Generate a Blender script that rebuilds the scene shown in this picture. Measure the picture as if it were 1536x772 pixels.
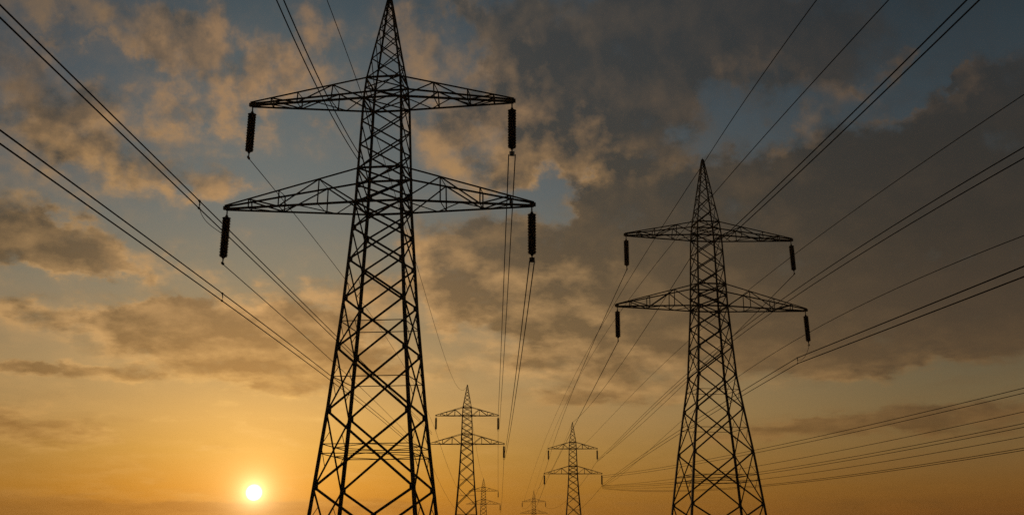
import bpy, bmesh, math, random
from mathutils import Vector, Matrix
rad = math.radians
for o in list(bpy.data.objects):
    bpy.data.objects.remove(o, do_unlink=True)
S = bpy.context.scene
COL = S.collection

# ------------------------------------------------------------------ camera
cam_d = bpy.data.cameras.new('camera')
cam = bpy.data.objects.new('camera', cam_d)
COL.objects.link(cam)
cam_d.sensor_width = 36.0
cam_d.lens = 39.844
cam_d.clip_start = 0.1
cam_d.clip_end = 20000
cam.location = (0, 0, 1.7)
cam.rotation_euler = (rad(90 + 14.0362), 0, 0)
S.camera = cam

# ------------------------------------------------------------------ exposure
S.view_settings.view_transform = 'Standard'
S.view_settings.look = 'None'
S.view_settings.exposure = 0.0
S.view_settings.gamma = 1.0
S.view_settings.use_curve_mapping = False
S.cycles.max_bounces = 6
S.cycles.volume_bounces = 0
S.cycles.use_denoising = False
S.cycles.sample_clamp_indirect = 0.35
S.cycles.sample_clamp_direct = 4.0

# ------------------------------------------------------------------ sky: low sun, clear-air gradient, broken cloud layer
SUN_AZ, SUN_EL = -12.577, 2.282          # degrees, azimuth from +Y towards +X

def lin(c):
    r = []
    for v in c:
        v = v / 255.0
        r.append(v / 12.92 if v <= 0.04045 else ((v + 0.055) / 1.055) ** 2.4)
    return (r[0], r[1], r[2], 1.0)

world = bpy.data.worlds.new('World')
S.world = world
world.use_nodes = True
nt = world.node_tree
nt.nodes.clear()
NN, LK = nt.nodes.new, nt.links.new

def put(sock, v):
    if hasattr(v, 'is_output') or isinstance(v, bpy.types.NodeSocket):
        LK(v, sock)
    else:
        sock.default_value = v

def M(op, a, b=None, c=None, clamp=False):
    n = NN('ShaderNodeMath'); n.operation = op; n.use_clamp = clamp
    put(n.inputs[0], a)
    if b is not None: put(n.inputs[1], b)
    if c is not None: put(n.inputs[2], c)
    return n.outputs[0]

def VM(op, a, b=None):
    n = NN('ShaderNodeVectorMath'); n.operation = op
    put(n.inputs[0], a)
    if b is not None: put(n.inputs[1], b)
    return n.outputs['Value'] if op in ('DOT_PRODUCT', 'LENGTH') else n.outputs[0]

def XYZ(x, y, z):
    n = NN('ShaderNodeCombineXYZ')
    put(n.inputs[0], x); put(n.inputs[1], y); put(n.inputs[2], z)
    return n.outputs[0]

def STEP(x, lo, hi):
    n = NN('ShaderNodeMapRange'); n.interpolation_type = 'SMOOTHSTEP'
    put(n.inputs['Value'], x)
    n.inputs['From Min'].default_value = lo; n.inputs['From Max'].default_value = hi
    n.inputs['To Min'].default_value = 0; n.inputs['To Max'].default_value = 1
    return n.outputs['Result']

def NOISE(vec, scale, detail, rough, lac=2.0):
    n = NN('ShaderNodeTexNoise'); n.noise_dimensions = '3D'
    put(n.inputs['Vector'], vec)
    n.inputs['Scale'].default_value = scale; n.inputs['Detail'].default_value = detail
    n.inputs['Roughness'].default_value = rough; n.inputs['Lacunarity'].default_value = lac
    return n.outputs[0]

def MIX(f, a, b, typ='MIX'):
    n = NN('ShaderNodeMix'); n.data_type = 'RGBA'; n.blend_type = typ
    put(n.inputs[0], f); put(n.inputs[6], a); put(n.inputs[7], b)
    return n.outputs[2]

def RAMP(x, stops):                       # stops: (elevation in degrees, sRGB 0..255)
    n = NN('ShaderNodeValToRGB')
    put(n.inputs[0], x)
    e = n.color_ramp.elements
    while len(e) < len(stops): e.new(0.5)
    for el, (p, c) in zip(e, stops):
        el.position = p * 0.853 / 60.0; el.color = lin(c)
    return n.outputs[0]

tc = NN('ShaderNodeTexCoord')
D = tc.outputs['Generated']
sp = NN('ShaderNodeSeparateXYZ'); LK(D, sp.inputs[0])
AZ = M('MULTIPLY', M('ARCTAN2', sp.outputs[0], sp.outputs[1]), 180 / math.pi)
EL = M('MULTIPLY', M('ARCSINE', sp.outputs[2]), 180 / math.pi)
ELP = M('MAXIMUM', EL, 0.0)
E01 = M('DIVIDE', ELP, 60.0, clamp=True)
DD = M('SUBTRACT', AZ, SUN_AZ)
DA = M('MAXIMUM', DD, M('MULTIPLY', DD, -1.35))
W_MID = STEP(DA, 0.0, 16.0)
W_AWAY = STEP(DA, 11.0, 36.0)

def tri(a, b, c):
    return MIX(W_AWAY, MIX(W_MID, RAMP(E01, a), RAMP(E01, b)), RAMP(E01, c))

CLEAR = tri([(1, (192, 112, 18)), (3, (224, 148, 38)), (5, (228, 169, 72)), (7, (226, 175, 96)), (9, (202, 164, 106)), (12, (165, 144, 105)), (15, (137, 132, 113)), (19, (112, 121, 119)), (25, (94, 107, 111)), (31, (68, 84, 92)), (55, (40, 52, 62))],
    [(1, (152, 96, 28)), (3, (169, 116, 41)), (5, (174, 131, 64)), (7, (178, 142, 88)), (9, (176, 146, 99)), (12, (154, 135, 104)), (15, (127, 125, 110)), (20, (97, 106, 108)), (25, (79, 91, 98)), (31, (62, 77, 87)), (55, (36, 48, 60))],
    [(1, (120, 70, 23)), (3, (127, 86, 37)), (5, (126, 97, 56)), (7, (124, 102, 66)), (9, (112, 98, 71)), (12, (96, 91, 76)), (15, (84, 87, 81)), (19, (73, 81, 84)), (24, (58, 70, 77)), (30, (44, 56, 63)), (55, (28, 38, 46))])
LIT = tri([(1, (205, 135, 50)), (3, (225, 160, 70)), (7, (246, 194, 110)), (12, (222, 172, 112)), (18, (194, 151, 102)), (25, (174, 137, 98)), (32, (146, 117, 90))],
    [(1, (165, 110, 45)), (5, (194, 148, 82)), (10, (208, 163, 106)), (15, (192, 151, 100)), (20, (182, 141, 90)), (25, (158, 125, 90)), (32, (116, 100, 80))],
    [(1, (115, 72, 30)), (5, (140, 102, 58)), (10, (136, 104, 66)), (15, (112, 89, 63)), (22, (118, 93, 68)), (28, (108, 87, 68)), (32, (84, 73, 62))])
DARK = tri([(1, (164, 96, 22)), (3, (172, 110, 36)), (8, (166, 120, 66)), (12, (146, 112, 72)), (18, (116, 102, 84)), (25, (96, 90, 82)), (32, (82, 83, 80))],
    [(1, (130, 85, 32)), (3, (148, 100, 42)), (8, (138, 104, 63)), (12, (116, 93, 63)), (16, (94, 79, 59)), (20, (70, 66, 58)), (25, (61, 63, 62)), (32, (57, 61, 63))],
    [(1, (95, 60, 25)), (3, (106, 72, 32)), (8, (96, 73, 48)), (12, (77, 62, 47)), (17, (58, 51, 43)), (22, (52, 49, 45)), (27, (49, 51, 52)), (32, (42, 47, 51))])

# cloud field: cumulus puffs flattened towards the horizon
ELS = M('MULTIPLY', M('LOGARITHM', M('ADD', ELP, 3.0), math.e), 26.0)
PC = XYZ(M('MULTIPLY', AZ, 1.0), ELS, 0.0)
n_big = NOISE(VM('ADD', PC, (13.0, 7.0, 3.0)), 0.13, 4.0, 0.55)
n_big2 = NOISE(VM('ADD', PC, (53.0, 27.0, 9.0)), 0.13, 4.0, 0.55)
n_fine = NOISE(VM('ADD', PC, (3.0, 31.0, 5.0)), 0.44, 8.0, 0.57)
n_fine_s = NOISE(VM('ADD', PC, (3.0 - 0.5, 31.0 - 1.15, 5.0)), 0.44, 8.0, 0.57)
warp_a = M('MULTIPLY', M('SUBTRACT', n_big, 0.5), 5.0)
n_mid = NOISE(VM('ADD', PC, (71.0, 3.0, 15.0)), 0.30, 6.0, 0.62)
n_mid2 = NOISE(VM('ADD', PC, (17.0, 83.0, 25.0)), 0.30, 6.0, 0.62)
warp_a = M('ADD', warp_a, M('MULTIPLY', M('SUBTRACT', n_mid, 0.5), 9.0))
warp_e = M('MULTIPLY', M('SUBTRACT', n_big2, 0.5), M('MULTIPLY', M('ADD', ELP, 3.0), 0.13))
warp_e = M('ADD', warp_e, M('MULTIPLY', M('SUBTRACT', n_mid2, 0.5), M('MULTIPLY', M('ADD', ELP, 3.0), 0.24)))
BC = XYZ(M('ADD', AZ, warp_a), M('ADD', EL, warp_e), 0.0)

BLOBS = [
 (-18.65, 20.57, 15.56, 9.3, 0.0, 0.052),
 (-23.5, 24.43, 2.89, 0.64, -10.0, 0.435),
 (-20.3, 24.45, 3.31, 0.9, -5.0, 0.348),
 (-18.28, 24.09, 3.03, 0.92, -15.0, 0.348),
 (-16.6, 23.97, 2.04, 0.78, -10.0, 0.435),
 (-24.82, 21.0, 2.19, 1.46, 0.0, 0.696),
 (-19.84, 23.11, 1.32, 0.43, -10.0, 0.522),
 (-22.4, 22.97, 0.81, 0.3, 0.0, 0.522),
 (-19.34, 22.96, 1.66, 0.67, -10.0, 0.435),
 (-17.66, 22.59, 1.68, 0.75, -10.0, 0.479),
 (-15.21, 23.64, 3.09, 1.42, -20.0, 0.435),
 (-13.09, 22.72, 2.43, 1.28, -10.0, 0.522),
 (-15.82, 22.63, 1.36, 0.63, 0.0, 0.435),
 (-22.84, 19.59, 3.49, 1.65, 0.0, 0.609),
 (-24.39, 18.44, 2.49, 1.47, 0.0, 0.522),
 (-21.64, 18.48, 2.24, 0.91, 0.0, 0.609),
 (-22.49, 20.73, 1.92, 0.6, 0.0, 0.348),
 (-17.8, 20.18, 1.83, 0.94, -10.0, 0.652),
 (-19.19, 19.4, 1.97, 0.93, 0.0, 0.435),
 (-15.72, 21.19, 1.7, 0.95, 0.0, 0.479),
 (-16.79, 17.71, 2.49, 1.11, 5.0, 0.783),
 (-19.33, 17.24, 1.62, 0.78, 0.0, 0.522),
 (-15.78, 17.31, 1.67, 0.64, 0.0, 0.435),
 (-20.01, 15.96, 1.28, 0.31, 0.0, 0.435),
 (-17.94, 15.77, 0.82, 0.31, 0.0, 0.392),
 (-14.66, 20.48, 1.19, 0.48, 0.0, 0.304),
 (-9.69, 20.67, 1.22, 0.59, 0.0, 0.392),
 (-10.33, 23.24, 2.11, 1.29, 0.0, 0.392),
 (-8.07, 24.35, 1.42, 0.97, 0.0, 0.3),
 (-23.67, 14.33, 4.0, 1.34, -15.0, 1.1),
 (-21.48, 13.44, 3.13, 1.07, -15.0, 0.9),
 (-24.64, 15.16, 1.83, 0.88, 0.0, 0.522),
 (-20.5, 12.73, 1.89, 0.55, 0.0, 0.6),
 (-23.6, 10.76, 1.21, 0.42, 0.0, 0.4),
 (-17.48, 9.74, 4.77, 1.32, -5.0, 1.3),
 (-13.33, 9.6, 4.91, 1.61, -10.0, 1.5),
 (-10.02, 8.73, 3.64, 1.38, -5.0, 1.3),
 (-10.13, 11.37, 3.69, 1.65, 15.0, 0.9),
 (-20.91, 10.49, 1.86, 0.67, 0.0, 0.5),
 (-17.24, 10.72, 3.52, 0.63, 0.0, 0.6),
 (-12.9, 7.66, 4.22, 0.58, -3.0, 0.7),
 (-18.57, 7.93, 2.5, 0.43, 0.0, 0.5),
 (-22.15, 7.81, 3.92, 0.39, 0.0, 1.3),
 (-23.9, 7.96, 1.78, 0.41, 0.0, 0.7),
 (-23.6, 4.93, 2.63, 0.7, -6.0, 1.4),
 (-18.1, 5.77, 3.41, 0.22, 0.0, 0.8),
 (-23.84, 5.92, 1.76, 0.26, 0.0, 0.7),
 (-16.01, 6.6, 1.58, 0.16, 0.0, 0.4),
 (-11.88, 6.55, 0.97, 0.16, 0.0, 0.5),
 (-14.31, 4.48, 1.26, 0.13, 0.0, 0.5),
 (-15.9, 2.75, 0.93, 0.12, 0.0, 0.5),
 (-4.33, 26.28, 2.17, 0.81, 0.0, 0.7),
 (-2.49, 25.84, 1.45, 0.65, 0.0, 0.4),
 (-4.63, 23.35, 1.61, 0.92, 0.0, 0.7),
 (-6.11, 24.77, 1.43, 0.65, 0.0, 0.3),
 (0.07, 24.89, 2.89, 2.62, 0.0, 0.8),
 (2.24, 22.91, 3.95, 1.49, 10.0, 1.2),
 (5.82, 22.17, 4.98, 2.64, 0.0, 1.7),
 (4.82, 25.62, 7.94, 1.14, 0.0, 0.7),
 (8.37, 23.69, 2.13, 2.93, 0.0, 0.8),
 (12.31, 24.71, 4.9, 1.91, 0.0, 0.9),
 (9.87, 25.53, 4.26, 1.28, 0.0, 0.6),
 (15.38, 24.1, 4.12, 1.57, 0.0, 0.4),
 (21.86, 22.68, 3.57, 0.9, 20.0, 0.4),
 (-1.71, 19.94, 2.84, 2.0, 0.0, 0.75),
 (-3.15, 20.92, 2.14, 1.0, 0.0, 0.4),
 (2.91, 19.32, 3.19, 1.34, 5.0, 0.9),
 (0.97, 20.94, 1.43, 1.33, 0.0, 0.7),
 (-1.34, 18.27, 2.47, 1.01, 0.0, 0.5),
 (2.55, 18.19, 2.12, 0.54, 0.0, 0.5),
 (-2.73, 16.24, 2.1, 0.67, 0.0, 0.3),
 (6.71, 16.49, 3.82, 2.67, 0.0, 1.6),
 (10.11, 15.36, 4.79, 3.96, 0.0, 1.6),
 (4.63, 16.88, 1.4, 1.34, 0.0, 0.6),
 (12.22, 16.9, 3.75, 1.96, 0.0, 1),
 (18.07, 15.82, 8.48, 4.08, 10.0, 1.35),
 (22.27, 17.31, 6.64, 3.32, 20.0, 1.1),
 (24.82, 18.54, 4.02, 3.23, 30.0, 0.9),
 (23.52, 14.66, 4.63, 4.77, 0.0, 1.8),
 (15.55, 12.11, 15.35, 3.19, 0.0, 2),
 (7.96, 12.44, 4.08, 2.33, 0.0, 1),
 (-2.36, 14.23, 3.13, 1.68, 0.0, 1.2),
 (1.11, 13.9, 3.82, 1.52, -5.0, 1.1),
 (-4.46, 15.37, 2.44, 1.34, 0.0, 0.7),
 (-0.28, 15.59, 1.75, 1.01, 0.0, 0.6),
 (2.81, 11.19, 5.82, 1.34, -5.0, 0.8),
 (-0.27, 11.21, 3.09, 1.01, 0.0, 0.7),
 (6.2, 10.48, 3.39, 1.33, 0.0, 0.8),
 (3.12, 8.85, 4.74, 0.8, 0.0, 0.8),
 (6.46, 7.48, 3.33, 0.86, 5.0, 1.1),
 (3.43, 6.85, 2.68, 0.4, 0.0, 0.8),
 (-1.63, 8.19, 3.38, 0.6, 0.0, 0.4),
 (20.04, 9.44, 6.84, 1.23, 10.0, 1.3),
 (15.68, 9.18, 4.82, 0.95, 8.0, 0.9),
 (23.64, 9.98, 3.61, 1.78, 0.0, 1),
 (21.04, 7.19, 3.34, 0.3, 6.0, 0.8),
 (18.71, 8.14, 2.19, 0.31, 6.0, 0.6),
 (18.21, 5.58, 4.63, 0.49, 4.0, 1.2),
 (22.62, 5.42, 3.26, 0.53, 0.0, 1.1),
 (14.16, 5.21, 3.18, 0.38, 4.0, 0.8),
 (16.32, 21.62, 2.03, 1.26, 0.0, 0.9),
 (15.52, 19.76, 1.52, 1.08, 0.0, 1.1),
 (13.9, 22.49, 2.07, 0.83, 20.0, 0.4),
 (12.12, 22.73, 1.39, 1.03, 0.0, 0.7),
 (19.84, 23.08, 0.66, 0.43, 0.0, 0.8),
 (18.59, 22.23, 0.8, 0.43, 0.0, 0.8),
 (23.23, 20.68, 1.14, 0.48, 30.0, 0.8),
 (19.55, 20.15, 1.31, 0.37, 10.0, 0.6),
 (13.45, 20.68, 1.03, 0.32, 0.0, 0.4),
 (-21.85, 1.39, 15.12, 0.58, 0.0, 1.4),
 (-13.5, 1.43, 6.23, 0.44, 0.0, 0.6),
 (10.79, 1.28, 22.13, 0.95, 0.0, 0.4),
 (7.69, 24.69, 9.28, 2.92, 0.0, 0.5),
 (-1.65, 12.21, 5.51, 2.36, 0.0, 0.45),
 (3.82, 10.18, 6.8, 2.34, 0.0, 0.45),
 (-10.8, 25.46, 2.83, 1.28, 0.0, 0.304),
 (-15.86, 13.72, 6.57, 1.28, 0.0, 0.15),
 (17.07, 23.92, 6.79, 1.86, 0.0, 0.35),
 (-20.56, 23.79, 7.26, 1.81, 0.0, 0.104),
 (3.28, 20.25, 4.26, 2.0, 0.0, 0.4),
 (3.1, 24.86, 1.8, 0.79, 0.0, -0.75),
 (-2.84, 24.28, 1.8, 1.12, 0.0, -0.6),
 (9.53, 21.99, 1.41, 1.96, -15.0, -0.5),
 (8.57, 19.91, 1.75, 0.99, 40.0, -0.7),
 (13.33, 18.73, 3.41, 1.42, 15.0, -1.0),
 (11.33, 19.42, 2.07, 1.3, 0.0, -0.45),
 (14.8, 20.63, 1.36, 0.64, 0.0, -0.5),
 (18.83, 21.19, 3.65, 1.17, 35.0, -0.5),
 (21.71, 21.14, 1.94, 0.72, 20.0, -0.5),
 (25.06, 23.41, 4.41, 1.45, 15.0, -0.45),
 (-7.29, 17.14, 5.22, 2.99, 0.0, -0.4),
 (-11.64, 14.95, 5.08, 1.96, 0.0, -0.5),
 (-19.15, 15.08, 4.19, 0.81, -10.0, -0.4),
 (15.74, 15.81, 1.0, 0.45, 0.0, -1.0),
 (1.65, 17.09, 2.64, 1.14, 15.0, -0.8),
 (-2.38, 15.91, 1.4, 0.47, 0.0, -0.3),
 (-21.3, 11.41, 3.1, 0.55, 0.0, -0.4),
 (16.77, 6.89, 7.56, 0.44, 4.0, -0.7),
 (2.14, 12.21, 0.83, 0.61, 0.0, -0.7),
 (0.76, 13.06, 1.04, 0.4, 0.0, -0.4),
 (7.48, 8.12, 2.0, 0.33, 0.0, -0.4),
 (-2.32, 10.19, 2.73, 0.67, 0.0, -0.3)
]
def FIELD_OF(blobs):
  acc = 0.0
  for (ba, be, bra, bre, brot, bs) in blobs:
      mp = NN('ShaderNodeMapping'); mp.vector_type = 'TEXTURE'
      LK(BC, mp.inputs['Vector'])
      mp.inputs['Location'].default_value = (ba, be, 0)
      mp.inputs['Rotation'].default_value = (0, 0, rad(brot))
      mp.inputs['Scale'].default_value = (bra * 1.5, bre * 1.5, 1)
      g = NN('ShaderNodeTexGradient'); g.gradient_type = 'SPHERICAL'
      LK(mp.outputs[0], g.inputs[0])
      acc = M('MULTIPLY_ADD', M('SMOOTH_MIN', g.outputs['Fac'], 0.6, 0.3), bs * 1.12, acc)
  return acc
acc = M('SMOOTH_MIN', FIELD_OF(BLOBS), 1.25, 0.5)
WARM = [
 (2.91, 19.09, 3.19, 1.34, 5.0, 1.1),
 (0.98, 23.42, 1.44, 0.86, 0.0, 0.7),
 (2.21, 20.1, 1.78, 0.8, 0.0, 0.5),
 (-1.71, 20.11, 3.91, 2.34, 0.0, 1.2),
 (-1.34, 18.27, 2.47, 1.01, 0.0, 0.6),
 (-4.26, 23.2, 2.87, 1.32, 0.0, 0.6),
 (-3.96, 26.13, 3.98, 0.97, 0.0, 0.5),
 (16.37, 21.45, 1.69, 1.13, 0.0, 1.0),
 (15.46, 19.44, 1.35, 1.08, 0.0, 1.2),
 (12.12, 22.73, 1.25, 0.96, 0.0, 0.8),
 (19.84, 23.08, 0.83, 0.55, 0.0, 0.9),
 (18.59, 22.23, 1.0, 0.62, 0.0, 0.9),
 (23.23, 20.68, 1.43, 0.59, 30.0, 0.9),
 (19.55, 20.15, 1.48, 0.46, 10.0, 0.8),
 (13.9, 22.39, 1.38, 0.51, 0.0, 0.4),
 (3.77, 17.74, 1.41, 0.67, 30.0, 0.7),
 (8.18, 18.77, 1.05, 0.46, 0.0, 0.5),
 (2.14, 12.21, 3.1, 1.51, 0.0, 1.0),
 (-2.33, 11.2, 3.08, 2.02, 0.0, 0.9),
 (-0.27, 9.86, 5.79, 1.51, 0.0, 1.2),
 (3.79, 8.17, 4.38, 1.0, 0.0, 0.6),
 (-2.34, 12.21, 2.06, 1.35, 0.0, 0.6),
 (11.7, 6.88, 4.88, 0.65, 0.0, 0.8),
 (17.15, 7.83, 4.42, 0.75, 8.0, 0.9),
 (8.51, 9.09, 2.67, 0.99, 0.0, 0.4),
 (-4.07, 12.52, 2.06, 1.68, 0.0, 0.6),
 (-4.44, 14.2, 1.73, 1.34, 0.0, 0.4),
 (-13.34, 9.77, 6.55, 1.45, -8.0, -0.6),
 (-23.37, 14.36, 3.7, 1.2, -10.0, -0.5),
 (-24.82, 21.0, 1.88, 1.17, 0.0, -0.8),
 (-17.81, 18.26, 1.98, 0.63, 0.0, -0.4),
 (6.7, 16.15, 3.12, 2.0, 0.0, -0.3),
 (-21.85, 1.45, 14.54, 0.64, 0.0, -1.0)
]
warm = FIELD_OF(WARM)
FINE = M('MULTIPLY', M('SUBTRACT', n_fine, 0.5), M('MULTIPLY_ADD', n_mid, 1.5, 0.25))
DEN = M('ADD', M('MULTIPLY_ADD', FINE, M('MULTIPLY_ADD', W_MID, -1.2, 3.2), acc), M('MULTIPLY', M('SUBTRACT', n_big, 0.5), 1.0))
COVER = STEP(DEN, 0.08, 1.1)
COVER = M('MULTIPLY_ADD', STEP(DEN, -0.45, 1.15), M('MULTIPLY_ADD', W_MID, 0.40, 0.25), M('MULTIPLY', COVER, M('MULTIPLY_ADD', W_MID, -0.40, 0.75)))
THICK = STEP(M('MULTIPLY_ADD', FINE, 1.6, acc), 0.35, 1.35)
RELIEF = M('MULTIPLY', M('SUBTRACT', n_fine, n_fine_s), 3.6)
LOWB = M('MULTIPLY', M('SUBTRACT', 1.0, STEP(EL, 5.0, 12.0)), 0.45)
LOWB = M('MULTIPLY', LOWB, STEP(EL, 1.6, 4.2))
W_R = STEP(DD, 0.0, 16.0)
BASE = M('MULTIPLY_ADD', STEP(DD, 11.0, 36.0), -0.3, M('MULTIPLY_ADD', W_R, -0.66, 1.0))
LITN = M('ADD', M('ADD', BASE, LOWB), M('MULTIPLY', warm, 0.95), clamp=True)
THIN = M('SUBTRACT', 1.0, THICK)
FACE = M('ADD', M('MULTIPLY_ADD', THIN, 0.62, 0.18), M('MULTIPLY', RELIEF, M('MULTIPLY_ADD', THICK, -0.35, 1.0)), clamp=True)
MOTT = M('MULTIPLY', M('MULTIPLY_ADD', n_mid2, 1.0, M('MULTIPLY_ADD', FINE, 0.5, -0.5)), M('MULTIPLY_ADD', W_MID, -0.38, 0.6))
LF = M('ADD', M('MULTIPLY', FACE, LITN), MOTT, clamp=True)
CLOUD = MIX(LF, DARK, LIT)
SKYC = MIX(M('MULTIPLY', COVER, 0.96), CLEAR, CLOUD)

# aureole and disc of the setting sun
sd = Vector((math.sin(rad(SUN_AZ)) * math.cos(rad(SUN_EL)), math.cos(rad(SUN_AZ)) * math.cos(rad(SUN_EL)), math.sin(rad(SUN_EL))))
ANG = M('MULTIPLY', M('ARCCOSINE', M('MINIMUM', VM('DOT_PRODUCT', VM('NORMALIZE', D), tuple(sd)), 1.0)), 180 / math.pi)
def halo(w, col, k):
    e = M('MULTIPLY', M('EXPONENT', M('DIVIDE', ANG, -w)), k)
    return MIX(1.0, (col[0], col[1], col[2], 1), XYZ(e, e, e), 'MULTIPLY')
GL = MIX(1.0, halo(0.42, (1.0, 0.72, 0.36), 3.0), halo(1.7, (1.0, 0.66, 0.26), 0.60), 'ADD')
GL = MIX(1.0, GL, halo(6.0, (1.0, 0.55, 0.15), 0.18), 'ADD')
disc = M('MULTIPLY', M('SUBTRACT', 1.0, STEP(ANG, 0.27, 0.42)), 3.0)
GL = MIX(1.0, GL, MIX(1.0, (1.0, 0.95, 0.80, 1), XYZ(disc, disc, disc), 'MULTIPLY'), 'ADD')
SKYC = MIX(1.0, SKYC, GL, 'ADD')

nish = NN('ShaderNodeTexSky'); nish.sky_type = 'NISHITA'
nish.sun_disc = False
nish.sun_elevation = rad(SUN_EL); nish.sun_rotation = rad(SUN_AZ)
nish.altitude = 100; nish.dust_density = 2.0
bg1 = NN('ShaderNodeBackground'); LK(SKYC, bg1.inputs[0]); bg1.inputs[1].default_value = 0.8
bg2 = NN('ShaderNodeBackground'); LK(nish.outputs[0], bg2.inputs[0]); bg2.inputs[1].default_value = 0.004
ad = NN('ShaderNodeAddShader'); LK(bg1.outputs[0], ad.inputs[0]); LK(bg2.outputs[0], ad.inputs[1])
wo = NN('ShaderNodeOutputWorld'); LK(ad.outputs[0], wo.inputs[0])

# ------------------------------------------------------------------ sun lamp
sun_d = bpy.data.lights.new('sun', 'SUN')
sun_d.energy = 0.8
sun_d.angle = rad(0.5)
sun_d.color = (1.0, 0.62, 0.30)
sun = bpy.data.objects.new('sun', sun_d)
COL.objects.link(sun)
sun.rotation_euler = (-sd).to_track_quat('-Z', 'Y').to_euler()
sun.location = (0, 0, 80)

# ------------------------------------------------------------------ materials
def mat(name, c0, c1, scale, rough, metal=0.0, bump=0.0):
    m = bpy.data.materials.new(name); m.use_nodes = True
    t = m.node_tree; b = t.nodes['Principled BSDF']
    tcn = t.nodes.new('ShaderNodeTexCoord')
    nz = t.nodes.new('ShaderNodeTexNoise'); nz.inputs['Scale'].default_value = scale; nz.inputs['Detail'].default_value = 6
    t.links.new(tcn.outputs['Object'], nz.inputs['Vector'])
    cr = t.nodes.new('ShaderNodeValToRGB')
    cr.color_ramp.elements[0].position = 0.35; cr.color_ramp.elements[0].color = (*c0, 1)
    cr.color_ramp.elements[1].position = 0.68; cr.color_ramp.elements[1].color = (*c1, 1)
    t.links.new(nz.outputs[0], cr.inputs[0]); t.links.new(cr.outputs[0], b.inputs['Base Color'])
    b.inputs['Roughness'].default_value = rough; b.inputs['Metallic'].default_value = metal
    if bump:
        bn = t.nodes.new('ShaderNodeBump'); bn.inputs['Strength'].default_value = bump
        t.links.new(nz.outputs[0], bn.inputs['Height']); t.links.new(bn.outputs[0], b.inputs['Normal'])
    return m

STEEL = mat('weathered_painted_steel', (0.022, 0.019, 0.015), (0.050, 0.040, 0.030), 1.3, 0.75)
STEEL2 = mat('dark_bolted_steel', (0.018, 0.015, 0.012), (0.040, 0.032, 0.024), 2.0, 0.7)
PORC = mat('brown_glazed_porcelain', (0.012, 0.008, 0.006), (0.026, 0.017, 0.012), 3.0, 0.8)
CABLE = mat('weathered_conductor', (0.008, 0.0075, 0.007), (0.018, 0.016, 0.014), 0.8, 0.7)
PALE = mat('bare_galvanised_plate', (0.30, 0.29, 0.27), (0.45, 0.44, 0.41), 4.0, 0.5)
CONC = mat('footing_concrete', (0.22, 0.21, 0.19), (0.34, 0.32, 0.29), 2.0, 0.9, bump=0.2)
FIELD = mat('dry_meadow', (0.030, 0.035, 0.012), (0.085, 0.075, 0.030), 0.06, 0.95, bump=0.4)

for _m, _s in ((CABLE, 0.0), (STEEL, 0.2), (STEEL2, 0.2), (PORC, 0.15)):
    _m.node_tree.nodes['Principled BSDF'].inputs['Specular IOR Level'].default_value = _s

# ------------------------------------------------------------------ mesh helpers
def link(name, bm, m, parent=None):
    me = bpy.data.meshes.new(name)
    bm.to_mesh(me); bm.free()
    me.materials.append(m)
    o = bpy.data.objects.new(name, me)
    COL.objects.link(o)
    if parent is not None: o.parent = parent
    return o

def angle_bar(bm, p0, p1, w, facing):
    """rolled steel angle from p0 to p1; its two flanges open towards `facing`"""
    p0 = Vector(p0); p1 = Vector(p1); d = (p1 - p0)
    if d.length < 1e-4: return
    d.normalize()
    f = Vector(facing); f = f - d * f.dot(d)
    if f.length < 1e-4:
        f = d.orthogonal()
    f.normalize(); s = d.cross(f)
    u = (f + s).normalized(); v = (f - s).normalized()
    t = w * 0.22
    prof = [(0, 0), (w, 0), (w, t), (t, t), (t, w), (0, w)]
    o = (u + v) * (-w * 0.42)
    A = [bm.verts.new(p0 + o + u * a + v * b) for a, b in prof]
    B = [bm.verts.new(p1 + o + u * a + v * b) for a, b in prof]
    for i in range(6):
        j = (i + 1) % 6
        bm.faces.new((A[i], A[j], B[j], B[i]))
    bm.faces.new(A[::-1]); bm.faces.new(B)

def box(bm, c, sx, sy, sz):
    r = bmesh.ops.create_cube(bm, size=1.0)
    for v in r['verts']:
        v.co = Vector((v.co.x * sx, v.co.y * sy, v.co.z * sz)) + Vector(c)

def tube(bm, pts, r, n=7):
    pts = [Vector(p) for p in pts]
    rings = []
    for i, p in enumerate(pts):
        d = (pts[min(i + 1, len(pts) - 1)] - pts[max(i - 1, 0)]).normalized()
        a = d.cross(Vector((0, 0, 1)))
        if a.length < 1e-3: a = d.cross(Vector((1, 0, 0)))
        a.normalize(); b = d.cross(a)
        rings.append([bm.verts.new(p + a * (r * math.cos(2 * math.pi * k / n)) + b * (r * math.sin(2 * math.pi * k / n))) for k in range(n)])
    for A, B in zip(rings, rings[1:]):
        for k in range(n):
            bm.faces.new((A[k], A[(k + 1) % n], B[(k + 1) % n], B[k]))
    bm.faces.new(rings[0][::-1]); bm.faces.new(rings[-1])

def lathe(bm, prof, n=18):
    rings = []
    for r, z in prof:
        rings.append([bm.verts.new((r * math.cos(2 * math.pi * k / n), r * math.sin(2 * math.pi * k / n), z)) for k in range(n)])
    for A, B in zip(rings, rings[1:]):
        for k in range(n):
            bm.faces.new((A[k], A[(k + 1) % n], B[(k + 1) % n], B[k]))
    bm.faces.new(rings[0]); bm.faces.new(rings[-1][::-1])

def empty(name, loc, rz, label, cat, group=None):
    o = bpy.data.objects.new(name, None)
    COL.objects.link(o)
    o.empty_display_size = 0.5
    o.location = loc; o.rotation_euler = (0, 0, rz)
    o['label'] = label; o['category'] = cat
    if group: o['group'] = group
    return o

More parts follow.
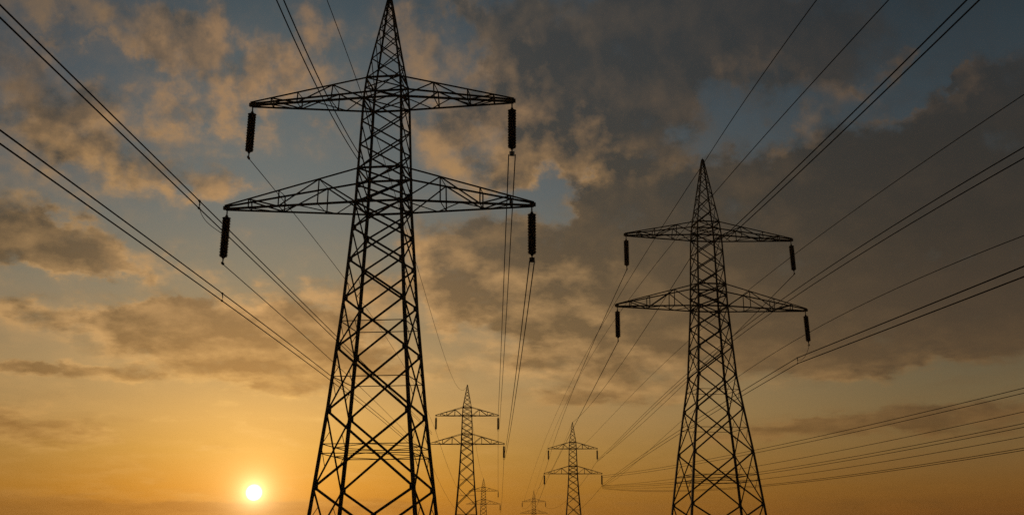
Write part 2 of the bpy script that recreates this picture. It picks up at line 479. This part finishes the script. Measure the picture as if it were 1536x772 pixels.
# ------------------------------------------------------------------ ground
bm = bmesh.new()
N = 90
gv = {}
random.seed(4)
for i in range(N + 1):
    for j in range(N + 1):
        x = -4000 + 8000 * i / N; y = -4000 + 8000 * j / N
        far = max(0.0, (math.hypot(x, y) - 1500) / 3500)
        gv[i, j] = bm.verts.new((x, y, -far * 12))
for i in range(N):
    for j in range(N):
        bm.faces.new((gv[i, j], gv[i + 1, j], gv[i + 1, j + 1], gv[i, j + 1]))
g = link('ground', bm, FIELD)
g['kind'] = 'structure'
g['label'] = 'flat dark meadow the pylons stand on'

# ------------------------------------------------------------------ evening haze
bm = bmesh.new()
box(bm, (0, 0, 21.0), 8200, 8200, 80.0)
hz = bpy.data.materials.new('evening_haze'); hz.use_nodes = True
ht = hz.node_tree; ht.nodes.clear()
pv = ht.nodes.new('ShaderNodeVolumePrincipled')
pv.inputs['Color'].default_value = (0.94, 0.74, 0.46, 1)
pv.inputs['Density'].default_value = 6e-05
pv.inputs['Anisotropy'].default_value = 0.5
ho = ht.nodes.new('ShaderNodeOutputMaterial'); ht.links.new(pv.outputs[0], ho.inputs['Volume'])
haze = link('haze', bm, hz)
haze['kind'] = 'stuff'; haze['label'] = 'thin evening haze over the meadow and the far pylons'

# ------------------------------------------------------------------ lattice pylon
def pylon(pos, yaw, H, zu, zl, Lu, Ll, label, k=1.0, base=1.0, body=(0.0, None), deep=(3.4, 2.9)):
    dx, byaw = body[0], (yaw if body[1] is None else body[1])   # the body is set slightly skew to its arms
    ay = yaw - byaw
    ca, sa = math.cos(ay), math.sin(ay)
    acx, acy = -dx * math.cos(byaw), dx * math.sin(byaw)
    T = empty('lattice_pylon', (pos[0] + dx, pos[1], 0), byaw, label, 'pylon', 'pylons of the two parallel power lines')
    zlt = zl + deep[0]; zut = zu + deep[1]
    prof = [(0, 4.5 * base), (zl * .14, 4.05 * base), (zl * .40, 3.25 * base), (zl * .70, 2.5), (zl, 1.93), (zlt, 1.84), (zu, 1.62), (zut, 1.46), (H, 0.11)]
    def hw(z):
        for (a, wa), (b, wb) in zip(prof, prof[1:]):
            if z <= b: return wa + (wb - wa) * (z - a) / (b - a)
        return prof[-1][1]
    def cor(sx, sy, z):
        w = hw(z); return Vector((sx * w, sy * w, z))
    low = [f * zl for f in (0, .197, .40, .575, .715, .828, .922, 1.0)]
    mid = [zl + (zlt - zl) * i / 2 for i in (1, 2)] + [zlt + (zu - zlt) * i / 3 for i in (1, 2, 3)] + [zu + (zut - zu) * i / 2 for i in (1, 2)]
    hp = H - zut
    pk = [zut + hp * f for f in (.23, .43, .595, .73, .835, .915, .97)]
    lev = low + mid + pk
    CORN = [(-1, -1), (1, -1), (1, 1), (-1, 1)]
    def legw(z): return (0.30 - 0.06 * min(z / zl, 1)) * k if z < zl else max(0.13, 0.24 - 0.12 * (z - zl) / (H - zl)) * k
    def diagw(z): return (0.150 - 0.03 * min(z / zl, 1)) * k if z < zl else max(0.06, 0.12 - 0.065 * (z - zl) / (H - zl)) * k
    keys = [p[0] for p in prof]
    # four legs
    for sx, sy in CORN:
        bm = bmesh.new()
        for a, b in zip(keys, keys[1:]):
            angle_bar(bm, cor(sx, sy, a), cor(sx, sy, b), legw((a + b) / 2), (-sx, -sy, 0))
        # bolted splice and gusset plates where the panels meet
        for z in lev[1:9]:
            c = cor(sx, sy, z)
            box(bm, (c.x - sx * .12, c.y + sy * .02, z), 0.42 * k, 0.03, 0.5 * k)
            box(bm, (c.x + sx * .02, c.y - sy * .12, z), 0.03, 0.42 * k, 0.5 * k)
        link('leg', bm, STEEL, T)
        bm = bmesh.new()
        c = cor(sx, sy, 0)
        lathe(bm, [(0.75, 0.02), (0.75, 0.35), (0.55, 0.5), (0.2, 0.52)][::-1], 14)
        for v in bm.verts: v.co += Vector((c.x, c.y, 0))
        link('footing', bm, CONC, T)
    # four lattice faces
    for f in range(4):
        a = CORN[f]; b = CORN[(f + 1) % 4]
        nrm = Vector((a[0] + b[0], a[1] + b[1], 0)).normalized()
        bm = bmesh.new()
        for z0, z1 in zip(lev, lev[1:]):
            w = diagw(z0)
            p, q, r, s = cor(*a, z0), cor(*b, z0), cor(*a, z1), cor(*b, z1)
            off = nrm * (0.06 if z0 < zut else 0.03)
            angle_bar(bm, p + off, s + off, w, -nrm)
            angle_bar(bm, q - off * .3, r - off * .3, w, -nrm)
            if f % 2 and z0 < zl * .8:      # light redundant members on the two narrow-looking sides
                t = (p - q).length / ((p - q).length + (r - s).length)
                X = p.lerp(s, t)
                for c0, c1 in ((p, r), (q, s)):
                    angle_bar(bm, c0.lerp(c1, t), c0.lerp(X, .52), .055 * k, -nrm)
                    angle_bar(bm, c0.lerp(c1, t), c1.lerp(X, .50), .055 * k, -nrm)
        for z in (zl, zlt, zu, zut):
            angle_bar(bm, cor(*a, z) + nrm * .09, cor(*b, z) + nrm * .09, 0.15 * k, -nrm)
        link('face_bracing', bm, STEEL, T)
    # light horizontal frames inside the body, one part per level
    for z0, z1 in zip(low[1:4], low[2:5]):
        q = hw(z0) / (hw(z0) + hw(z1)); z = z0 + (z1 - z0) * q
        for zz in ((z - .62, z + .1) if z0 < zl * .3 else (z,)):
            h = hw(zz); bm = bmesh.new()
            c4 = [cor(sx, sy, zz) for sx, sy in CORN]
            for i in range(4):
                angle_bar(bm, c4[i], c4[(i + 1) % 4], .075 * k, (0, 0, -1))
            if z0 < zl * .3:
                m4 = [Vector((0, -h, zz)), Vector((h, 0, zz)), Vector((0, h, zz)), Vector((-h, 0, zz))]
                for i in range(4):
                    angle_bar(bm, m4[i], m4[(i + 1) % 4], .06 * k, (0, 0, 1))
            link('horizontal_frame', bm, STEEL2, T)
    bm = bmesh.new()
    lathe(bm, [(0.16, H - .35), (0.2, H - .1), (0.2, H + .02), (0.05, H + .12), (0.03, H + .3)][::-1], 10)
    link('peak_cap', bm, STEEL2, T)
    # crossarms
    for (zb, zt, L) in ((zl, zlt, Ll), (zu, zut, Lu)):
        for sx in (-1, 1):
            wb, wt = hw(zb), hw(zt)
            R2 = lambda x, y, z: Vector((acx + x * ca - y * sa, acy + x * sa + y * ca, z))
            tipb = lambda sy: R2(sx * (L - .05), sy * .13, zb - .02)
            tipt = lambda sy: R2(sx * L, sy * .13, zb + .27)
            B = lambda sy, t: Vector((sx * wb, sy * wb, zb)).lerp(tipb(sy), t)
            U = lambda sy, t: Vector((sx * wt, sy * wt, zt)).lerp(tipt(sy), t)
            TS = [0, .29, .59, .82]
            wm = .085 * k
            bm = bmesh.new()
            for sy in (-1, 1):
                fn = (0, -sy, 0)
                for i, t in enumerate(TS):
                    if i: angle_bar(bm, B(sy, t), U(sy, t), wm, fn)
                for i, (t0, t1) in enumerate(zip(TS, TS[1:])):
                    angle_bar(bm, U(sy, t1) if i % 2 == 0 else B(sy, t1), B(sy, t0) if i % 2 == 0 else U(sy, t0), wm * 1.1, fn)
            TB = [0, .22, .44, .64, .83]
            for i, (t0, t1) in enumerate(zip(TB, TB[1:])):
                s0 = 1 if i % 2 else -1
                angle_bar(bm, B(s0, t0), B(-s0, t1), wm * 1.05, (0, 0, 1))
            for i, (t0, t1) in enumerate(zip(TS, TS[1:])):
                s0 = -1 if i % 2 else 1
                angle_bar(bm, U(1, t1), U(-1, t1), wm * .7, (0, 0, -1))
                angle_bar(bm, B(1, t1), B(-1, t1), wm * .8, (0, 0, 1))
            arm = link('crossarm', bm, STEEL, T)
            for fn, w in ((B, .165), (U, .135)):
                for sy in (-1, 1):
                    bm = bmesh.new()
                    angle_bar(bm, fn(sy, -.01), fn(sy, 1.0), w * k, (0, -sy, 1 if fn is B else -1))
                    link('chord', bm, STEEL, arm)
            bm = bmesh.new()
            box(bm, R2(sx * (L - .12), 0, zb + .1), .5, .24, .30)
            box(bm, R2(sx * (L * .985), 0, zb - .16), .10, .03, .3)
            link('hanger_plate', bm, STEEL2, arm)
    return T

SPEC = {'T1': (-11.19, 91.31, 48.09, 38.11, 28.85, 11.37, 13.05, -0.04),
 'R1': (26.2, 145.5, 51.65, 40.72, 31.18, 11.43, 12.84, 0.12),
 'T2': (-15.43, 391.29, 54.06, 43.48, 33.84, 10.83, 12.86, 0),
 'R2': (27.11, 511.39, 53.33, 41.64, 30.69, 11.04, 12.94, 0),
 'T3': (-21.9, 889.57, 48.6, 39.11, 29.3, 11.43, 13.0, 0),
 'R3': (21.08, 1117.53, 49.15, 38.59, 27.78, 11.45, 13.08, 0)}
PL = {
 'T1': 'largest dark lattice pylon, left of centre, its peak touching the top of the picture',
 'R1': 'second largest dark lattice pylon, standing to the right in front of heavy cloud',
 'T2': 'third largest lattice pylon, mid-distance, just right of the largest pylon, wide crossarms with hanging insulators',
 'R2': 'fourth largest lattice pylon, mid-distance, between the third and the big right-hand one',
 'T3': 'tiny far pylon half hidden behind the third largest pylon',
 'R3': 'smallest far pylon, only its peak and crossarms showing, left of its bigger neighbour',
}
for nme, (X, Y, H, zu, zl, Lu, Ll, yaw) in SPEC.items():
    pylon((X, Y), yaw, H, zu, zl, Lu, Ll, PL[nme], {'T1': 1.0, 'R1': 1.0, 'T3': 1.3, 'R3': 1.3}.get(nme, 1.15), 1.16 if nme == 'R1' else 1.0, {'T1': (0.45, -0.13), 'R1': (-0.45, 0.12)}.get(nme, (0.0, None)),
          (2.95, 1.9) if nme in ('T1', 'R1') else (3.4, 2.9))

# ------------------------------------------------------------------ insulator strings
def insulator(at, length, R, tilt, label, sheds=28, yoke=False, yaw=0.0):
    T = empty('insulator_string', at, yaw, label, 'insulator', 'insulator strings hanging from the crossarms')
    T.rotation_euler = (0, tilt, yaw)
    bm = bmesh.new()
    top = length * .10; bot = length * .87
    tube(bm, [(0, 0, 0.05), (0, 0, -top * .55)], .06)
    lathe(bm, [(.07, -top * .5), (.11, -top * .6), (.15, -top), (.15, -top - .05)], 10)
    link('hanger_rod', bm, STEEL2, T)
    bm = bmesh.new()
    pr = [(R * .45, -top)]
    h = (bot - top) / sheds
    for i in range(sheds):
        z = -top - i * h
        big = 1.0 if i % 2 == 0 else .9
        pr += [(R * .76, z - h * .08), (R * big, z - h * .42), (R * big * .97, z - h * .56), (R * .76, z - h * .72)]
    pr += [(R * .55, -bot), (R * .3, -bot - .05)]
    lathe(bm, pr, 20)
    link('porcelain_sheds', bm, PORC, T)
    bm = bmesh.new()
    lathe(bm, [(.15, -bot), (.12, -bot - .08), (.06, -bot - .16), (.05, -length + .1)], 10)
    box(bm, (0, 0, -length + .04), .14, .55, .16)
    link('line_clamp', bm, STEEL2, T)
    if yoke:
        bm = bmesh.new()
        box(bm, (0, .02, -length + .10), .44, .05, .42)
        y = link('yoke_plate', bm, PALE if yoke == 'pale' else STEEL2, T)
        if yoke == 'pale': y['label'] = 'pale metal yoke plate'
    return T

IL = {'T1': 4.75, 'R1': 4.6, 'T2': 5.2, 'R2': 5.2, 'T3': 5.2, 'R3': 5.2}
PN = {'T1': 'the largest pylon', 'R1': 'the big right-hand pylon', 'T2': 'the third pylon',
      'R2': 'the fourth pylon left of the right-hand one', 'T3': 'the tiny half-hidden pylon', 'R3': 'the smallest far pylon'}
WN = {'ul': 'upper left', 'ur': 'upper right', 'll': 'lower left', 'lr': 'lower right'}
for nme, (X, Y, H, zu, zl, Lu, Ll, yaw) in SPEC.items():
    for w in ('ul', 'ur', 'll', 'lr'):
        if nme == 'T3' and w[1] == 'l': continue
        if nme == 'R3' and w[0] == 'l': continue
        L = (Lu if w[0] == 'u' else Ll) * .985 * (-1 if w[1] == 'l' else 1)
        z = (zu if w[0] == 'u' else zl) - .28
        tilt = 0.0
        if nme == 'T1' and w[1] == 'l': tilt = .022
        if nme == 'R1' and w[1] == 'r': tilt = -.042
        R = {'T1': .37, 'R1': .36}.get(nme, .40)
        if nme == 'T1' and w == 'ur':
            lab = 'ribbed insulator on upper right crossarm of the largest pylon, pale plate at its foot'
        else:
            lab = 'ribbed insulator on the %s crossarm of %s' % (WN[w], PN[nme])
        insulator((X + L * math.cos(yaw), Y + L * math.sin(yaw), z), IL[nme] - .28, R, tilt, lab, yoke={'T1ur': 'pale', 'T1lr': 'dark'}.get(nme + w, False))

# ------------------------------------------------------------------ conductors (sagging cables between real end points)
WIRES = [
 ('A', [-25.0, 89.7], [-26.098, 391.29], -0.1696, 0.9343, [27.843, 9.255, -1.002], (0, 0, 0.3), 0.048),
 ('A', [-25.0, 89.7], [-26.098, 391.29], -0.1696, 0.9343, [27.843, 9.255, -1.002], (0, 0, -0.3), 0.048),
 ('B', [-27.2, 89.7], [-28.097, 391.29], -0.1492, 1.0191, [23.498, 9.191, -4.851], (0, 0, 0.35), 0.05),
 ('B', [-27.2, 89.7], [-28.097, 391.29], -0.1492, 1.0191, [23.498, 9.191, -4.851], (0, 0, -0.35), 0.05),
 ('N', [-13.0, 53.1], [-13.0, 93.2], -0.1743, 0.9806, [31.128, -0.679, 3.08], (-0.2, 0, 0), 0.04),
 ('N', [-13.0, 53.1], [-13.0, 93.2], -0.1743, 0.9806, [31.128, -0.679, 3.08], (0.2, 0, 0), 0.04),
 ('EW', [-15.6, 106.2], [-15.43, 391.29], -0.1114, 1.0, [46.555, 5.507, -52.623, 54.621], (0, 0, 0), 0.034),
 ('C', [-22.48, 91.758], [-26.098, 391.29], 0.0, 1.0, [33.36, 21.117, -16.197], (0, 0, 0), 0.034),
 ('D', [-24.134, 91.824], [-28.097, 391.29], 0.0, 1.0, [24.1, 9.692, -5.152], (0, 0, 0), 0.036),
 ('UR', [0.0, 90.862], [-4.762, 391.29], 0.0, 1.0, [33.36, -3.08, 8.0], (-0.28, 0, 0), 0.045),
 ('UR', [0.0, 90.862], [-4.762, 391.29], 0.0, 1.0, [33.36, -3.08, 8.0], (0.28, 0, 0), 0.045),
 ('LR', [1.654, 90.796], [-2.763, 391.29], 0.0, 1.0, [24.1, -3.46, 8.0], (-0.2, 0, 0), 0.045),
 ('LR', [1.654, 90.796], [-2.763, 391.29], 0.0, 1.0, [24.1, -3.46, 8.0], (0.2, 0, 0), 0.045),
 ('T23ul', [-26.098, 391.29], [-33.159, 889.57], 0.0, 1.0, [38.28, -32.37, 28.0], (0, 0, 0), 0.05),
 ('T23ll', [-28.097, 391.29], [-34.705, 889.57], 0.0, 1.0, [28.64, -32.54, 28.0], (0, 0, 0), 0.05),
 ('T23ur', [-4.762, 391.29], [-10.641, 889.57], 0.0, 1.0, [38.28, -32.37, 28.0], (0, 0, 0), 0.05),
 ('T23lr', [-2.763, 391.29], [-9.095, 889.57], 0.0, 1.0, [28.64, -32.54, 28.0], (0, 0, 0), 0.05),
 ('T23a', [-15.43, 391.29], [-21.9, 889.57], 0.0, 1.0, [54.06, -29.46, 24.0], (0, 0, 0), 0.045),
 ('E1', [26.3, 70.8], [26.2, 145.5], 0.0889, 1.0, [44.761, 9.316, -2.427], (0, 0, 0), 0.045),
 ('E1b', [26.2, 145.5], [9.802, 1117.53], 0.0, 1.0, [51.65, 47.751, -96.493, 30.483], (0, 0, 0), 0.05),
 ('E2', [29.0, 152.2], [21.08, 1117.53], -0.0853, 1.0, [49.711, 83.461, -128.079, 44.057], (0, 0, 0), 0.046),
 ('F', [26.3, 148.1], [27.11, 511.39], 0.0225, 1.0, [42.243, -0.541, 11.628], (0, 0, 0), 0.05),
 ('G', [27.8, 59.0], [27.8, 142.8], -0.1015, 1.015, [33.052, 6.205, 0.732], (-0.38, 0, 0), 0.052),
 ('G', [27.8, 59.0], [27.8, 142.8], -0.1015, 1.015, [33.052, 6.205, 0.732], (0.38, 0, 0), 0.052),
 ('H', [38.5, 148.7], [31.0, 511.39], -0.2155, 1.0, [39.502, 17.031, -27.653, 13.621], (0, 0, 0), 0.036),
 ('I', [39.0, 148.7], [37.984, 511.39], -0.2164, 1.0, [34.587, 16.312, -29.573, 15.115], (0, 0, 0.42), 0.048),
 ('I', [39.0, 148.7], [37.984, 511.39], -0.2164, 1.0, [34.587, 16.312, -29.573, 15.115], (0, 0, -0.42), 0.048),
 ('J', [37.578, 146.848], [37.984, 511.39], 0.0, 1.0, [36.12, -5.496, 5.816], (0, 0, 0), 0.045),
 ('K', [41.5, 148.7], [39.856, 511.39], -0.197, 1.0, [29.67, 14.119, -50.578, 32.279], (0, 0, 0), 0.036),
 ('L0', [40.0, 118.0], [40.0, 156.9], -1.1269, 1.0287, [23.927, 2.229, 0.017], (0, 0, 0.4), 0.058),
 ('L0', [40.0, 118.0], [40.0, 156.9], -1.1269, 1.0287, [23.927, 2.229, 0.017], (0, 0, -0.4), 0.058),
 ('L1', [40.0, 156.9], [39.856, 511.39], 0.0031, 1.0, [26.207, 3.682, -4.4], (0, 0, 0.4), 0.05),
 ('L1', [40.0, 156.9], [39.856, 511.39], 0.0031, 1.0, [26.207, 3.682, -4.4], (0, 0, -0.4), 0.05),
 ('UL', [15.022, 144.152], [16.236, 511.39], 0.0, 1.0, [36.12, 10.761, -10.441], (0, 0, 0), 0.048),
 ('LL', [13.644, 143.986], [14.364, 511.39], 0.0, 1.0, [26.58, 0.165, -1.255], (0, 0, 0), 0.048),
 ('R23ul', [16.236, 511.39], [9.802, 1117.53], 0.0, 1.0, [36.44, -35.05, 32.0], (0, 0, 0), 0.06),
 ('R23ll', [14.364, 511.39], [8.196, 1117.53], 0.0, 1.0, [25.49, -34.91, 32.0], (0, 0, 0), 0.06),
 ('R23ur', [37.984, 511.39], [32.358, 1117.53], 0.0, 1.0, [36.44, -35.05, 32.0], (0, 0, 0), 0.06),
 ('R23lr', [39.856, 511.39], [33.964, 1117.53], 0.0, 1.0, [25.49, -34.91, 32.0], (0, 0, 0), 0.06),
 ('R23a', [27.11, 511.39], [21.08, 1117.53], 0.0, 1.0, [53.33, -32.18, 28.0], (0, 0, 0), 0.05),
 ('M1', [83.7, 188.8], [39.856, 511.39], -0.0458, 1.0, [25.651, -2.938, 6.778], (0, 0, 0.4), 0.06),
 ('M1', [83.7, 188.8], [39.856, 511.39], -0.0458, 1.0, [25.651, -2.938, 6.778], (0, 0, -0.4), 0.06),
 ('M2', [83.7, 188.8], [39.856, 511.39], -0.0438, 1.0, [22.246, -5.026, 8.271], (0, 0, 0), 0.052),
 ('M3', [83.7, 188.8], [39.856, 511.39], -0.0426, 1.0, [20.091, -5.608, 11.008], (0, 0, 0.3), 0.055),
 ('M3', [83.7, 188.8], [39.856, 511.39], -0.0426, 1.0, [20.091, -5.608, 11.008], (0, 0, -0.3), 0.055),
 ('M4', [83.7, 188.8], [39.856, 511.39], -0.0415, 1.0, [18.272, -5.808, 12.526], (0, 0, 0), 0.052),
 ('M5', [83.7, 188.8], [39.856, 511.39], -0.0404, 1.0, [16.33, -5.6, 13.76], (0, 0, 0.15), 0.055),
 ('M5', [83.7, 188.8], [39.856, 511.39], -0.0404, 1.0, [16.33, -5.6, 13.76], (0, 0, -0.2), 0.055)
]
WL = {'A': ['upper cable of the twin line from the top left corner past the lower left insulator', 'lower cable of the twin line from the top left corner past the lower left insulator'],
 'B': ['upper cable of the twin line entering at the left edge below the corner pair', 'lower cable of the twin line entering at the left edge below the corner pair'],
 'N': ["left cable of the pair dropping from the top across the largest pylon's upper left arm", "right cable of the pair dropping from the top across the largest pylon's upper left arm"],
 'EW': ["thin single earth wire behind the largest pylon to the next pylon's peak"],
 'C': ["thin cable running away from the foot of the largest pylon's upper left insulator"],
 'D': ["thin cable running away from the foot of the largest pylon's lower left insulator"],
 'UR': ['left cable of the steep pair from the pale plate under the upper right insulator', 'right cable of the steep pair from the pale plate under the upper right insulator'],
 'LR': ["left cable of the steep pair from the largest pylon's lower right insulator", "right cable of the steep pair from the largest pylon's lower right insulator"],
 'T23ul': ['faint far cable from upper left arm of third pylon to the tiny pylon behind'],
 'T23ll': ['faint far cable from lower left arm of third pylon to the tiny pylon behind'],
 'T23ur': ['faint far cable from upper right arm of third pylon to the tiny pylon behind'],
 'T23lr': ['faint far cable from lower right arm of third pylon to the tiny pylon behind'],
 'T23a': ["faint earth wire from the third pylon's peak to the tiny pylon behind it"],
 'E1': ["thin earth wire coming from the top edge to the right-hand pylon's peak"],
 'E1b': ["thin wire sagging away from the right-hand pylon's peak toward the smallest far pylon"],
 'E2': ["single cable from the top edge passing just right of the right-hand pylon's peak"],
 'F': ["thin wire from the right-hand pylon's body to the peak of the pylon behind"],
 'G': ["left cable of the pair from the top right corner meeting the right-hand pylon's upper arm", "right cable of the pair from the top right corner meeting the right-hand pylon's upper arm"],
 'H': ['thin single cable from the right edge passing just beneath the upper right arm'],
 'I': ["upper cable of the twin line crossing behind the right-hand pylon's lower right arm", "lower cable of the twin line crossing behind the right-hand pylon's lower right arm"],
 'J': ["thin cable running away from the foot of the right-hand pylon's upper right insulator"],
 'K': ["thin single cable from the right edge passing behind the lower right insulator's foot"],
 'L0': ['upper cable of the twin line from the right edge down to the spacer', 'lower cable of the twin line from the right edge down to the spacer'],
 'L1': ['upper cable of the twin line from the spacer on behind the right-hand pylon', 'lower cable of the twin line from the spacer on behind the right-hand pylon'],
 'UL': ["thin cable running away from the foot of the right-hand pylon's upper left insulator"],
 'LL': ["thin cable running away from the foot of the right-hand pylon's lower left insulator"],
 'R23ul': ['faint far cable from upper left arm of the fourth pylon to the smallest one'],
 'R23ll': ['faint far cable from lower left arm of the fourth pylon to the smallest one'],
 'R23ur': ['faint far cable from upper right arm of the fourth pylon to the smallest one'],
 'R23lr': ['faint far cable from lower right arm of the fourth pylon to the smallest one'],
 'R23a': ["faint earth wire from the fourth pylon's peak to the smallest far pylon"],
 'M1': ['topmost of the low distant cables fanning in from the lower right edge', 'second from top of the low distant cables at the lower right edge'],
 'M2': ['single low distant cable under the topmost pair at the lower right edge'],
 'M3': ['upper cable of the middle pair of low distant cables at the lower right edge', 'lower cable of the middle pair of low distant cables at the lower right edge'],
 'M4': ['single low distant cable just above the lowest pair at the lower right edge'],
 'M5': ['upper cable of the lowest distant pair at the lower right edge', 'lowest of all the distant cables fanning in from the lower right edge']}
cnt = {}
def cable_point(A, B, c, o, s):
    return Vector((A[0] + s * (B[0] - A[0]) + o[0], A[1] + s * (B[1] - A[1]) + o[1], sum(ck * s ** i for i, ck in enumerate(c)) + o[2]))
for (key, A, B, s0, s1, c, o, r) in WIRES:
    n = 48
    pts = [cable_point(A, B, c, o, s0 + (s1 - s0) * (i / n) ** 1.3) for i in range(n + 1)]
    bm = bmesh.new()
    tube(bm, pts, r, 6)
    w = link('power_cable', bm, CABLE)
    for p in w.data.polygons: p.use_smooth = True
    i = cnt.get(key, 0); cnt[key] = i + 1
    w['label'] = WL[key][i]; w['category'] = 'power cable'; w['group'] = 'overhead cables of the power lines'

def jumper(pts, label):
    bm = bmesh.new()
    P = [Vector(p) for p in pts]
    out = []
    for i in range(25):
        t = i / 24
        out.append(P[0] * (1 - t) ** 3 + P[1] * 3 * t * (1 - t) ** 2 + P[2] * 3 * t * t * (1 - t) + P[3] * t ** 3)
    tube(bm, out, .026, 6)
    w = link('jumper_cable', bm, CABLE)
    w['label'] = label; w['category'] = 'jumper cable'
def spacer(c, dz, d, label):
    T = empty('cable_spacer', c, 0, label, 'cable spacer')
    bm = bmesh.new(); tube(bm, [(0, 0, -dz), (.05, 0, 0), (0, 0, dz)], .05, 8); link('bar', bm, STEEL2, T)
    for s in (-1, 1):
        bm = bmesh.new(); box(bm, (0, 0, s * dz), .16, .34, .16); bmesh.ops.bevel(bm, geom=bm.edges[:], offset=.03, segments=1, affect='EDGES')
        link('clamp', bm, STEEL2, T)
    return T

spacer((-24.99, 86.824, 27.755), .3, 0, 'small spacer on the top left twin line, above the lower left insulator')
spacer((-27.243, 104.25, 23.93), .35, 0, 'small spacer on the lower left twin line near the insulator foot')
spacer((40.0, 157.639, 26.216), .4, 0, 'small spacer on the right-hand twin line below the lower right insulator')
jumper([(-24.99, 86.82, 27.75), (-24.89, 87.12, 26.45), (-25.03, 91.42, 27.2), (-24.33, 91.82, 26.7)], 'thin loose jumper curling from the twin line spacer to the lower left insulator')
jumper([(38.96, 147.01, 26.58), (39.06, 148.51, 25.68), (40.1, 154.64, 25.62), (40.0, 157.64, 26.22)], 'thin jumper from the lower right insulator foot to the right-hand spacer')
